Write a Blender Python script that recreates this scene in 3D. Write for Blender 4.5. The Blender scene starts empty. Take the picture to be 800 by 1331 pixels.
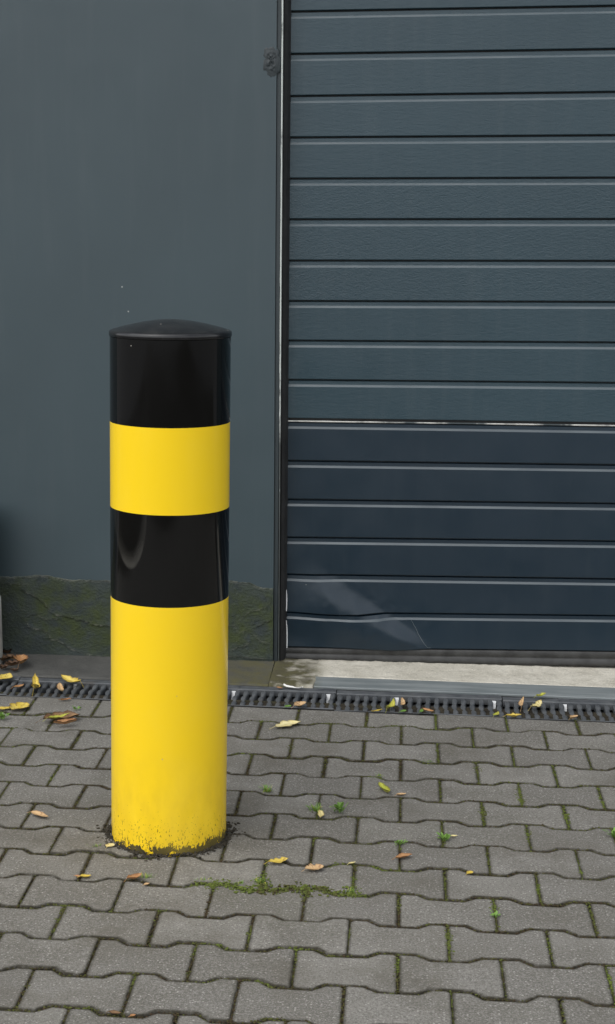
import bpy, math, random
from mathutils import Vector, Matrix, noise
R = math.radians
rnd = random.Random(7)
scene = bpy.context.scene
COL = scene.collection

# ------------------------------------------------------------------ camera
FPX, CX, CY, PITCH, YAW, ROLL, CAMH = 2109.28, 256.56, 673.01, .1842, -.1276, -.003, 1.4379
PW, PH = 800.0, 1331.0
fw = Vector((math.sin(YAW)*math.cos(PITCH), math.cos(YAW)*math.cos(PITCH), -math.sin(PITCH)))
rt0 = Vector((math.cos(YAW), -math.sin(YAW), 0))
up0 = rt0.cross(fw)
rt = rt0*math.cos(ROLL) + up0*math.sin(ROLL)
up = up0*math.cos(ROLL) - rt0*math.sin(ROLL)
cam_d = bpy.data.cameras.new('camera')
cam = bpy.data.objects.new('camera', cam_d)
COL.objects.link(cam)
m = Matrix.Identity(4)
for i in range(3):
    m[i][0], m[i][1], m[i][2] = rt[i], up[i], -fw[i]
m[2][3] = CAMH
cam.matrix_world = m
cam_d.sensor_fit = 'AUTO'
cam_d.sensor_width = 36
cam_d.lens = FPX/PH*36
cam_d.shift_x = (PW/2-CX)/PH
cam_d.shift_y = (CY-PH/2)/PH
cam_d.clip_start = .05
cam_d.clip_end = 3000
scene.camera = cam

# ------------------------------------------------------------------ world, sun, exposure
SUN_EL, SUN_AZ = 56.0, -140.0          # azimuth clockwise from +Y (towards the wall)
w = bpy.data.worlds.new('World')
scene.world = w
w.use_nodes = True
nt = w.node_tree
nt.nodes.clear()
sky = nt.nodes.new('ShaderNodeTexSky')
sky.sky_type = 'NISHITA'
sky.sun_disc = False
sky.sun_elevation = R(SUN_EL)
sky.sun_rotation = R(SUN_AZ)
sky.air_density = 1.0
sky.dust_density = 1.5
hs = nt.nodes.new('ShaderNodeHueSaturation')
hs.inputs['Saturation'].default_value = .22
bg = nt.nodes.new('ShaderNodeBackground')
bg.inputs['Strength'].default_value = .15
wo = nt.nodes.new('ShaderNodeOutputWorld')
nt.links.new(sky.outputs[0], hs.inputs['Color'])
nt.links.new(hs.outputs[0], bg.inputs['Color'])
nt.links.new(bg.outputs[0], wo.inputs['Surface'])
sun_d = bpy.data.lights.new('sun', 'SUN')
sun_d.energy = .6
sun_d.angle = R(80)
sun_d.color = (1, .97, .92)
sun = bpy.data.objects.new('sun', sun_d)
COL.objects.link(sun)
sd = Vector((math.sin(R(SUN_AZ))*math.cos(R(SUN_EL)), math.cos(R(SUN_AZ))*math.cos(R(SUN_EL)), math.sin(R(SUN_EL))))
sun.rotation_euler = sd.to_track_quat('Z', 'Y').to_euler()
sun.location = (-3, -3, 6)
scene.view_settings.view_transform = 'Standard'
scene.view_settings.look = 'None'
scene.view_settings.gamma = 1
scene.view_settings.exposure = 0.80

# ------------------------------------------------------------------ helpers
def ray(x, y):
    return fw + rt*((x-CX)/FPX) - up*((y-CY)/FPX)
def gnd(x, y, z=0.0):
    d = ray(x, y)
    return Vector((0, 0, CAMH)) + d*((z-CAMH)/d.z)
def onwall(x, y, Y):
    d = ray(x, y)
    return Vector((0, 0, CAMH)) + d*(Y/d.y)

def link(o, parent=None):
    COL.objects.link(o)
    if parent is not None:
        o.parent = parent
    return o
def tag(o, label=None, cat=None, group=None, kind=None):
    for k, v in (('label', label), ('category', cat), ('group', group), ('kind', kind)):
        if v:
            o[k] = v
    return o
def empty(name, loc=(0, 0, 0)):
    o = bpy.data.objects.new(name, None)
    o.location = loc
    o.empty_display_size = .1
    return link(o)
def mesh(name, v, f, mat=None, parent=None, smooth=False, loc=None, flat_above=None):
    me = bpy.data.meshes.new(name)
    me.from_pydata([tuple(p) for p in v], [], f)
    me.validate()
    if mat:
        me.materials.append(mat)
    if smooth:
        me.polygons.foreach_set('use_smooth', [True]*len(me.polygons))
    me.update()
    o = bpy.data.objects.new(name, me)
    if loc is not None:
        o.location = loc
    return link(o, parent)
def fattr(o, name, vals):
    a = o.data.attributes.new(name, 'FLOAT', 'POINT')
    a.data.foreach_set('value', vals)
def box(v, f, x0, x1, y0, y1, z0, z1):
    b = len(v)
    v += [(x0, y0, z0), (x1, y0, z0), (x1, y1, z0), (x0, y1, z0), (x0, y0, z1), (x1, y0, z1), (x1, y1, z1), (x0, y1, z1)]
    f += [(b, b+3, b+2, b+1), (b+4, b+5, b+6, b+7), (b, b+1, b+5, b+4), (b+1, b+2, b+6, b+5), (b+2, b+3, b+7, b+6), (b+3, b, b+4, b+7)]
def bevel(o, width, seg=2):
    md = o.modifiers.new('bevel', 'BEVEL')
    md.width = width
    md.segments = seg
    md.limit_method = 'ANGLE'
    return o
def nz(x, y, z=0.0, s=1.0):
    return noise.noise(Vector((x*s, y*s, z*s)))
def fbm(x, y, z=0.0, s=1.0, o=4):
    return noise.fractal(Vector((x*s, y*s, z*s)), 1.0, 2.0, o)
def smooth(a, b, t):
    t = min(1, max(0, (t-a)/(b-a)))
    return t*t*(3-2*t)

class Mat:
    """A small wrapper that builds a node material step by step."""
    def __init__(s, name, rough=.6, spec=.5):
        s.m = bpy.data.materials.new(name)
        s.m.use_nodes = True
        s.t = s.m.node_tree
        s.b = s.t.nodes['Principled BSDF']
        s.b.inputs['Roughness'].default_value = rough
        s.b.inputs['Specular IOR Level'].default_value = spec
        s.co = s.t.nodes.new('ShaderNodeTexCoord')
        s.last_bump = None
    def n(s, typ, **kw):
        nd = s.t.nodes.new(typ)
        for k, v in kw.items():
            setattr(nd, k, v)
        return nd
    def put(s, sock, val):
        if hasattr(val, 'is_output') or isinstance(val, bpy.types.NodeSocket):
            s.t.links.new(val, sock)
        elif isinstance(val, (tuple, list)) and len(val) == 3 and sock.type == 'RGBA':
            sock.default_value = (*val, 1)
        else:
            sock.default_value = val
    def obj(s, scale=(1, 1, 1), kind='Object'):
        mp = s.n('ShaderNodeMapping')
        mp.inputs['Scale'].default_value = scale
        s.t.links.new(s.co.outputs[kind], mp.inputs['Vector'])
        return mp.outputs[0]
    def geo(s, scale=(1, 1, 1)):
        g = s.n('ShaderNodeNewGeometry')
        mp = s.n('ShaderNodeMapping')
        mp.inputs['Scale'].default_value = scale
        s.t.links.new(g.outputs['Position'], mp.inputs['Vector'])
        return mp.outputs[0]
    def noise(s, vec, scale, detail=4, rough=.55, dist=0):
        nd = s.n('ShaderNodeTexNoise')
        s.put(nd.inputs['Vector'], vec)
        nd.inputs['Scale'].default_value = scale
        nd.inputs['Detail'].default_value = detail
        nd.inputs['Roughness'].default_value = rough
        nd.inputs['Distortion'].default_value = dist
        return nd.outputs['Fac']
    def voro(s, vec, scale, feature='F1', out='Distance', rnd=1):
        nd = s.n('ShaderNodeTexVoronoi', feature=feature)
        s.put(nd.inputs['Vector'], vec)
        nd.inputs['Scale'].default_value = scale
        nd.inputs['Randomness'].default_value = rnd
        return nd.outputs[out]
    def ramp(s, val, a, b, lo=0.0, hi=1.0):
        nd = s.n('ShaderNodeMapRange')
        s.put(nd.inputs['Value'], val)
        nd.inputs['From Min'].default_value = a
        nd.inputs['From Max'].default_value = b
        nd.inputs['To Min'].default_value = lo
        nd.inputs['To Max'].default_value = hi
        return nd.outputs[0]
    def math(s, op, a, b=0.0, c=None):
        nd = s.n('ShaderNodeMath', operation=op)
        s.put(nd.inputs[0], a)
        s.put(nd.inputs[1], b)
        if c is not None:
            s.put(nd.inputs[2], c)
        return nd.outputs[0]
    def mix(s, fac, a, b, mode='MIX'):
        nd = s.n('ShaderNodeMix', data_type='RGBA', blend_type=mode)
        s.put(nd.inputs[0], fac)
        s.put(nd.inputs[6], a)
        s.put(nd.inputs[7], b)
        return nd.outputs[2]
    def attr(s, name):
        nd = s.n('ShaderNodeAttribute', attribute_name=name)
        return nd.outputs['Fac']
    def rand(s):
        return s.n('ShaderNodeObjectInfo').outputs['Random']
    def sep(s, vec):
        nd = s.n('ShaderNodeSeparateXYZ')
        s.put(nd.inputs[0], vec)
        return nd.outputs
    def color(s, c):
        s.put(s.b.inputs['Base Color'], c)
        return s
    def rough(s, c):
        s.put(s.b.inputs['Roughness'], c)
        return s
    def bump(s, h, strength=.3, dist=.002):
        nd = s.n('ShaderNodeBump')
        nd.inputs['Strength'].default_value = strength
        nd.inputs['Distance'].default_value = dist
        s.put(nd.inputs['Height'], h)
        if s.last_bump is not None:
            s.t.links.new(s.last_bump, nd.inputs['Normal'])
        s.last_bump = nd.outputs[0]
        s.put(s.b.inputs['Normal'], nd.outputs[0])
        return s

# ------------------------------------------------------------------ materials
def paint(name, col, grain, rough=.42, specks=True, dust=.18):
    q = Mat(name, rough)
    g = q.geo()
    big = q.noise(g, 1.7, 5)
    fine = q.noise(q.geo((1, 1, 1)), 60, 3)
    c = q.mix(q.ramp(big, .3, .7), tuple(x*.93 for x in col), tuple(x*1.08 for x in col))
    streak = q.noise(q.geo((9, 9, .7)), 3, 5)
    c = q.mix(q.ramp(streak, .52, .8, 0, dust*.3), c, (.17, .18, .175))
    if specks:
        v = q.voro(g, 13)
        gate = q.math('GREATER_THAN', q.noise(g, 5.3, 2), .6)
        sp = q.math('MULTIPLY', q.math('LESS_THAN', v, .035), gate)
        c = q.mix(q.math('MULTIPLY', sp, .7), c, (.5, .5, .47))
    q.color(c)
    q.rough(q.ramp(q.noise(g, 7, 6), .3, .7, rough-.06, rough+.08))
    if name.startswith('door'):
        c = q.mix(q.math('MULTIPLY', q.attr('ledge_glint'), q.ramp(q.noise(q.geo((.5, 1, 1)), 12, 5), .3, .7, .45, .95)), c, (.085, .105, .115))  # bright sky highlight on the slat bevels, painted into the colour
    q.color(c)
    if grain:
        gr = q.noise(q.geo((70, 70, 150)), 1.0, 4, .65, .8) if name.endswith('embossed') else q.noise(q.geo((26, 26, 110)), 1.0, 5, .65, .6)
        q.bump(gr, grain, .0025)
    q.bump(fine, .05, .0008)
    return q.m

M = {}
M['wall'] = paint('wall_paint', (.0370, .0575, .0665), 0, .45)
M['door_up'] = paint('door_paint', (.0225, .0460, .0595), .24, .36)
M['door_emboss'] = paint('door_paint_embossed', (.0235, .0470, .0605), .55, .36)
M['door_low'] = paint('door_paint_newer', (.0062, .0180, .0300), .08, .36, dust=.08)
M['frame'] = paint('frame_paint', (.026, .036, .040), 0, .5)

def simple(name, col, rough=.6, var=.25, scale=40, bump=.2, bdist=.001, metal=0, spec=.5):
    q = Mat(name, rough, spec)
    g = q.geo()
    n1 = q.noise(g, scale, 5)
    q.color(q.mix(q.ramp(n1, .3, .7), tuple(x*(1-var) for x in col), tuple(x*(1+var) for x in col)))
    q.b.inputs['Metallic'].default_value = metal
    q.bump(q.noise(g, scale*4, 4), bump, bdist)
    return q.m
M['rubber'] = simple('black_rubber', (.014, .014, .014), .55, .4, 20, .15)
M['seal'] = simple('grey_rubber', (.030, .030, .029), .6, .5, 25, .25)
M['zinc'] = simple('worn_zinc', (.50, .50, .48), .5, .4, 22, .2)
M['white_edge'] = simple('pale_edge', (.40, .43, .41), .6, .25, 15, .2)
M['clip'] = simple('bright_steel', (.70, .71, .71), .45, .1, 50, .1)
M['dark_hole'] = simple('channel_dirt', (.010, .0095, .008), .95, .5, 60, .5, .003)

# cast iron grate
q = Mat('cast_iron', .62)
g = q.geo()
c = q.mix(q.ramp(q.noise(g, 25, 6), .35, .7), (.052, .058, .064), (.105, .110, .114))
c = q.mix(q.ramp(q.noise(g, 8, 5), .6, .8, 0, .5), c, (.10, .075, .05))
q.color(c)
q.bump(q.noise(g, 260, 4), .35, .001)
M['iron'] = q.m

# paver concrete: speckled aggregate, slight colour shift from stone to stone
q = Mat('paver_concrete', .88, .3)
g = q.geo()
rv = q.rand()
base = q.mix(rv, (.152, .145, .127), (.232, .223, .198))
base = q.mix(q.ramp(q.noise(g, 6, 6), .35, .7), base, (.132, .125, .104))
grit = q.noise(g, 420, 3, .7)
base = q.mix(q.ramp(grit, .52, .70, 0, .75), base, (.30, .285, .265))
base = q.mix(q.ramp(grit, .47, .32, 0, .8), base, (.062, .057, .053))
mid = q.noise(g, 190, 3, .75)
base = q.mix(q.ramp(mid, .52, .66, 0, .55), base, (.33, .315, .295))
base = q.mix(q.ramp(mid, .47, .36, 0, .55), base, (.085, .079, .072))
chip = q.voro(g, 210, out='Color')
chs = q.sep(chip)
pale = q.math('MULTIPLY', q.math('GREATER_THAN', chs[0], .92), q.math('LESS_THAN', q.voro(g, 210), .42))
base = q.mix(q.math('MULTIPLY', pale, .65), base, (.42, .40, .37))
stain = q.ramp(q.noise(g, 3.2, 7, .65), .52, .70, 0, .60)
base = q.mix(stain, base, (.092, .082, .062))
moss = q.math('MULTIPLY', q.ramp(q.noise(g, 2.1, 6, .6), .55, .75, 0, .35), q.ramp(q.noise(g, 60, 4), .4, .65))
base = q.mix(moss, base, (.075, .082, .035))
# grime and painted gap shade in the chamfer and along the joint: follows the distance to the stone's own edge
edge = q.attr('edge')
base = q.mix(q.math('MULTIPLY', q.ramp(edge, .05, .75), q.ramp(q.noise(g, 45, 5), .3, .55, .45, 1)), base, (.033, .029, .019))
q.color(base)
q.bump(grit, .55, .0022)
q.bump(q.noise(g, 70, 5), .35, .003)
M['paver'] = q.m

q = Mat('joint_soil', .95, .2)
g = q.geo()
c = q.mix(q.ramp(q.noise(g, 30, 6), .35, .65), (.018, .015, .011), (.05, .042, .028))
c = q.mix(q.ramp(q.noise(g, 9, 5), .55, .7, 0, .6), c, (.045, .052, .016))
q.color(c)
q.bump(q.noise(g, 150, 5), .8, .004)
M['soil'] = q.m

M['crumbs'] = simple('soil_crumbs', (.034, .028, .018), .95, .5, 90, .4)
q = Mat('moss', .9, .2)
gm = q.attr('green')
g = q.geo()
c = q.mix(gm, (.058, .038, .022), (.125, .165, .030))
c = q.mix(q.ramp(q.noise(g, 180, 3), .35, .7, 0, .6), c, (.028, .026, .013))
q.color(c)
M['moss'] = q.m

# old concrete: pale threshold, and the dark strip along the wall
def concrete(name, c0, c1, mossy, pits=.6):
    q = Mat(name, .9, .25)
    g = q.geo()
    c = q.mix(q.ramp(q.noise(g, 11, 7, .65), .32, .68), c0, c1)
    c = q.mix(q.ramp(q.noise(g, 160, 4), .5, .75, 0, .5), c, tuple(x*1.35 for x in c1))
    c = q.mix(q.ramp(q.noise(q.geo((1, 2.2, 1)), 55, 6, .7), .56, .68, 0, pits), c, tuple(x*.35 for x in c0))
    mo = q.attr('moss')
    c = q.mix(q.math('MULTIPLY', mo, q.ramp(q.noise(g, 22, 6), .30, .62, 0, mossy)), c, (.095, .088, .040))
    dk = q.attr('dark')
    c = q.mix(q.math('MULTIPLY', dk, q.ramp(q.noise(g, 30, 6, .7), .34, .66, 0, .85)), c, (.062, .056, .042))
    q.color(c)
    q.bump(q.noise(g, 90, 6, .7), .6, .004)
    return q.m
M['threshold'] = concrete('pale_concrete', (.40, .375, .31), (.60, .57, .49), .9)
M['strip'] = concrete('grey_concrete', (.058, .058, .054), (.088, .087, .080), .9, .4)
q = Mat('galvanised_edge', .5)
g = q.geo()
c = q.mix(q.ramp(q.noise(q.geo((.4, 3, 3)), 14, 6), .35, .65), (.135, .155, .158), (.215, .235, .235))
c = q.mix(q.math('MULTIPLY', q.attr('moss'), q.ramp(q.noise(g, 30, 5), .35, .55)), c, (.10, .10, .045))
q.color(c)
q.bump(q.noise(g, 120, 4), .2, .001)
M['edge'] = q.m

# rough render of the plinth
q = Mat('rough_render', .85, .35)
g = q.geo()
c = q.mix(q.ramp(q.noise(g, 14, 6), .3, .7), (.028, .037, .036), (.044, .055, .054))
mo = q.math('MULTIPLY', q.attr('moss'), q.ramp(q.noise(g, 17, 6, .65), .36, .62))
c = q.mix(q.math('MULTIPLY', mo, .85), c, (.046, .060, .017))
c = q.mix(q.math('MULTIPLY', q.attr('lit_wear'), q.ramp(q.noise(g, 70, 4), .38, .6, 0, .75)), c, (.19, .19, .165))  # worn ridges, with light caught on crests and top edge painted in
q.color(c)
q.bump(q.noise(q.geo((1, 1, 1.5)), 105, 5, .65), 1.0, .006)
M['render'] = q.m

# bollard paints
def gloss(name, col, dirt, rough=.12):
    q = Mat(name, rough)
    o = q.obj()
    c = col
    x, y, z = q.sep(o)
    if dirt:
        fine = q.noise(q.obj((1, 1, .45)), 260, 4, .7)
        jag = q.math('MULTIPLY_ADD', q.noise(q.obj((1, 1, .45)), 55, 8, .78), .155, -.052)
        low = q.math('GREATER_THAN', q.math('SUBTRACT', jag, z), 0.0)
        low = q.math('MULTIPLY', low, q.math('GREATER_THAN', q.noise(q.obj(), 24, 4), .47))
        splash = q.math('GREATER_THAN', fine, q.ramp(z, .0, .17, .545, .76))
        film = q.math('MULTIPLY', q.ramp(z, .26, .0, 0, .45), q.ramp(q.noise(q.obj((1, 1, .5)), 30, 5), .35, .7))
        c = q.mix(film, c, (.50, .30, .015))
        c = q.mix(q.math('MULTIPLY', splash, .85), c, (.045, .032, .010))
        c = q.mix(low, c, (.009, .008, .005))
        # two small scuffs on the lower yellow
        rg = q.math('ADD', q.math('MULTIPLY', low, .7), rough)
        q.rough(q.math('ADD', rg, q.ramp(q.noise(q.obj(), 14, 5), .4, .8, 0, .12)))
    else:
        q.rough(q.ramp(q.noise(q.obj((1, 1, .3)), 22, 5), .4, .8, rough, rough+.1))
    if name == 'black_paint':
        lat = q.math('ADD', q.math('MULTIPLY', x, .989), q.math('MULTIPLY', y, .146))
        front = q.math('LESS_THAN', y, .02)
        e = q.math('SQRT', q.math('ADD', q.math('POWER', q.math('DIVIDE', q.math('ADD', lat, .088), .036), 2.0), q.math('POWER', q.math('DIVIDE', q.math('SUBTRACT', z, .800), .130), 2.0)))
        reflection_arc = q.math('MULTIPLY', q.math('MULTIPLY', q.ramp(e, .70, .96), q.ramp(e, 1.06, 1.0)), front)  # curved pale reflection, painted into the black colour
        reflection_arc = q.math('MULTIPLY', reflection_arc, q.ramp(z, .735, .66, .25, 1))
        c = q.mix(q.math('MULTIPLY', reflection_arc, q.ramp(q.noise(q.obj((1, 1, .4)), 30, 5), .3, .7, .4, .9)), c, (.060, .057, .050))
    elif name.startswith('yellow'):
        c = q.mix(q.ramp(q.noise(q.obj((1, 1, .6)), 5, 4), .45, .75, 0, .25), c, (.90, .66, .08))
    v = q.voro(q.obj(), 26)
    gate = q.math('GREATER_THAN', q.noise(q.obj(), 9, 2), .56)
    sp = q.math('MULTIPLY', q.math('LESS_THAN', v, .035), gate)
    c = q.mix(q.math('MULTIPLY', sp, .8), c, (.45, .42, .36))
    q.color(c)
    q.bump(q.noise(q.obj((1, 1, .15)), 14, 2), .04, .004)
    return q.m
M['yellow'] = gloss('yellow_paint', (.92, .62, .014), False, .16)
M['yellow_low'] = gloss('yellow_paint_dirty', (.92, .62, .014), True, .16)
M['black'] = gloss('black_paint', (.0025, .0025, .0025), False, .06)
q = Mat('black_cap_plastic', .22)
g = q.obj()
c = q.mix(q.ramp(q.noise(g, 30, 5), .45, .7), (.006, .006, .007), (.018, .018, .018))
c = q.mix(q.math('LESS_THAN', q.voro(g, 22), .05), c, (.35, .32, .28))
q.color(c)
q.bump(q.noise(g, 40, 4), .1, .002)
M['cap'] = q.m
M['post_dark'] = simple('dark_post_paint', (.012, .012, .012), .4, .3)
M['post_pale'] = simple('grey_post_concrete', (.34, .33, .30), .8, .25)

# leaves
def leafmat(name, c0, c1, spot, veins=True):
    q = Mat(name, .6, .35)
    o = q.obj()
    r = q.rand()
    c = q.mix(q.ramp(q.noise(o, 60, 4), .35, .65), c0, c1)
    c = q.mix(q.math('GREATER_THAN', q.noise(o, 130, 4), .63), c, spot)
    c = q.mix(q.attr('rim'), c, tuple(a*.45+b*.3 for a, b in zip(spot, c0)))
    c = q.mix(q.math('MULTIPLY', r, .25), c, c1)
    q.color(c)
    q.bump(q.noise(o, 120, 3), .3, .001)
    q.b.inputs['Subsurface Weight'].default_value = 0
    return q.m
M['leaf_yellow'] = leafmat('yellow_leaf', (.55, .40, .045), (.66, .52, .13), (.30, .18, .03))
M['leaf_pale'] = leafmat('pale_leaf', (.66, .56, .22), (.72, .64, .36), (.42, .30, .10))
M['leaf_orange'] = leafmat('orange_leaf', (.36, .17, .065), (.48, .28, .13), (.20, .08, .03))
M['leaf_brown'] = leafmat('brown_leaf', (.13, .070, .032), (.26, .15, .065), (.07, .035, .02))
M['leaf_dry'] = leafmat('dry_leaf', (.060, .032, .018), (.14, .075, .035), (.03, .018, .01))
M['leaf_tan'] = leafmat('tan_leaf', (.52, .33, .16), (.62, .44, .24), (.28, .15, .07))
M['leaf_lime'] = leafmat('lime_leaf', (.36, .40, .05), (.50, .46, .08), (.20, .16, .03))
M['leaf_green'] = leafmat('green_leaf', (.12, .24, .04), (.20, .34, .07), (.08, .12, .03))
M['scrap'] = simple('white_scrap', (.75, .74, .70), .6, .1)

# ------------------------------------------------------------------ ground and paving
PL, PD = .20, .147            # stone length, row pitch
PX0, PY0 = .0105, 2.8783      # a joint of the reference row
HA, HB = .0845, .0625         # half width of the heads and of the waist
def drain_near(x):
    return 4.628 - .030*(x+.15)
def drain_far(x):
    return 4.842 - .024*(x+.15)

ground = mesh('ground', [(-400, -400, -.030), (400, -400, -.030), (400, 400, -.030), (-400, 400, -.030)], [(0, 1, 2, 3)],
              simple('asphalt_ground', (.09, .088, .084), .9, .2, 4, .3))
tag(ground, 'grey ground that the paving and the building stand on', 'ground', kind='structure')

def outline(seed, top_cut=None, amp=.0020):
    """The bone-shaped stone, anticlockwise, with slightly uneven edges. Local origin: middle of the stone."""
    r = random.Random(seed)
    e = PL/2 - .0008
    h, s = .039, .022
    g = .0027
    a, b = HA-g, HB-g
    low = [(-e, -a), (-e+h-.004, -a), (-e+h+s, -b), (e-h-s, -b), (e-h+.004, -a), (e, -a)]
    pts = []
    for i, (x, y) in enumerate(low):
        pts.append((x, y))
    topp = [(-x, -y) for x, y in low]
    pts += topp
    out = []
    n = len(pts)
    for i, (x, y) in enumerate(pts):
        nx, ny = pts[(i+1) % n]
        px, py = pts[i-1]
        j = lambda: r.uniform(-amp, amp)
        corner = i in (0, 5, 6, 11)
        if corner:                                   # worn corners
            k = r.uniform(.003, .009)
            for (qx, qy) in ((px, py), (nx, ny)):
                d = math.hypot(qx-x, qy-y)
                out.append((x+(qx-x)/d*k+j()*.4, y+(qy-y)/d*k+j()*.4))
        else:
            out.append((x+j(), y+j()))
    return out
def stone_mesh(name, pts, mat, chamfer=.0032, depth=.06, seed=0):
    r = random.Random(seed*7+1)
    n = len(pts)
    cx = sum(p[0] for p in pts)/n
    cy = sum(p[1] for p in pts)/n
    def inset(d):
        res = []
        for i in range(n):
            p0, p1, p2 = Vector(pts[i-1]), Vector(pts[i]), Vector(pts[(i+1) % n])
            a, b = (p1-p0), (p2-p1)
            na, nb = Vector((-a.y, a.x)), Vector((-b.y, b.x))
            na.normalize(); nb.normalize()
            mm = na+nb
            mm.normalize()
            res.append(p1+mm*(d/max(.5, mm.dot(na))))
        return res
    v, edge = [], []
    for d, z, ed in ((0, -depth, 1), (0, -.0045, 1), (chamfer*.45, -.0012, 1), (chamfer*1.3, 0, .50), (chamfer*1.3+.0055, .0002, 0)):
        for i, p in enumerate(inset(d)):
            v.append((p[0], p[1], z+(r.uniform(-.0004, .0004) if z > -.01 else 0)))
            edge.append(ed)
    f = []
    for k in range(4):
        for i in range(n):
            j = (i+1) % n
            f.append((k*n+i, k*n+j, (k+1)*n+j, (k+1)*n+i))
    f.append(tuple(range(4*n, 5*n)))
    me = bpy.data.meshes.new(name)
    me.from_pydata(v, [], f)
    me.materials.append(mat)
    a = me.attributes.new('edge', 'FLOAT', 'POINT')
    a.data.foreach_set('value', edge)
    me.update()
    return me

v, f = [], []
b0 = mesh('paving', [(-9, -9, -.0060), (9, -9, -.0060), (9, 4.70, -.0060), (-9, 4.72, -.0060)], [(0, 1, 2, 3)], M['soil'])
paving = tag(b0, 'yard paving of grey bone-shaped interlocking concrete stones with mossy joints', 'paving', kind='structure')
variants = [stone_mesh('paver', outline(s), M['paver'], .0020+.0007*(s % 3), seed=s) for s in range(8)]
def project(p):
    d = Vector(p)-Vector((0, 0, CAMH))
    z = d.dot(fw)
    return CX+FPX*d.dot(rt)/z, CY-FPX*d.dot(up)/z
stuff_v, stuff_f, stuff_e = [], [], []
joints = []           # (polyline, row)
BC = Vector((-.5315, 3.5965, 0))          # bollard centre
BR = .1355
count = 0
def row_y(r):
    return PY0 + PD*r - HA                # middle line of row r
for r in range(-22, 13):
    half = (r % 2 == 0)
    for n in range(-24, 25):
        x = PX0 + PL*(n+(0 if half else .5))
        y = row_y(r)
        # the left part of the yard bends very slightly towards the wall
        px, py = project((x, y, 0)) if y > 1.5 else (0, 5000)
        visible = -75 < px < 880 and 880 < py < 1392
        wob = 0.0007
        dx, dy = rnd.uniform(-wob, wob), rnd.uniform(-wob, wob)
        dz, rz = rnd.gauss(0, .0008), rnd.gauss(0, .0040)
        ax, ay = rnd.gauss(0, .0018), rnd.gauss(0, .0022)
        if r == 12:
            continue
        vi = rnd.randrange(8)
        flip = math.pi if rnd.random() < .5 else 0
        if (Vector((x, y, 0))-BC).length < .05:
            continue
        if visible and count < 292:
            me = variants[vi]
            o = bpy.data.objects.new('paver', me)
            o.location = (x+dx, y+dy, dz)
            o.rotation_euler = (ax, ay, rz+flip)
            link(o, paving)
            count += 1
        elif abs(x) < 3.6 and y > -.3:
            me = variants[vi]
            b = len(stuff_v)
            c, s = math.cos(flip), math.sin(flip)
            nn = len(me.vertices)
            k = nn//5
            for vv in me.vertices:
                stuff_v.append((x+dx+vv.co.x*c, y+dy+vv.co.y*c, vv.co.z+dz))
            stuff_e += [d.value for d in me.attributes['edge'].data]
            for pl in me.polygons:
                if pl.index >= k:
                    stuff_f.append(tuple(b+i for i in pl.vertices))
        # joints for the moss: the short joint on the right, and the long one above
        if visible:
            jx = x+PL/2
            joints.append(([(jx, y-HA), (jx, y+HA)], r, 0))
            e = PL/2
            joints.append(([(x-e, y+HA), (x-e+.037, y+HA), (x-e+.061, y+HB), (x+e-.061, y+HB), (x+e-.037, y+HA), (x+e, y+HA)], r, 1))
# cut stones along the drain
for n in range(-17, 14):
    x = PX0 + PL*n
    y = row_y(12)
    base = outline(100+n)
    k = len(base)//2
    lowpts = [(px_, py_) for px_, py_ in base[:k]]
    e = PL/2-.0008
    yr, yl = drain_near(x+e)-.004-y, drain_near(x-e)-.004-y
    pts = lowpts+[(e, yr-.004), (e-.004, yr), (-e+.004, yl), (-e, yl-.004)]
    me = stone_mesh('paver', pts, M['paver'], .0030, seed=200+n)
    px, py = project((x, y, 0))
    if -75 < px < 880 and count < 300:
        o = bpy.data.objects.new('paver', me)
        o.location = (x, y, rnd.gauss(-.001, .001))
        o.rotation_euler = (rnd.gauss(0, .004), rnd.gauss(0, .004), 0)
        link(o, paving)
        count += 1
        joints.append(([(x+PL/2, y-HA), (x+PL/2, y+HB)], 12, 0))
    else:
        b = len(stuff_v)
        for vv in me.vertices:
            stuff_v.append((x+vv.co.x, y+vv.co.y, vv.co.z))
        stuff_e += [d.value for d in me.attributes['edge'].data]
        for pl in me.polygons:
            stuff_f.append(tuple(b+i for i in pl.vertices))
so = mesh('paver', stuff_v, stuff_f, M['paver'], paving)
so['kind'] = 'stuff'
fattr(so, 'edge', stuff_e)

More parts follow.
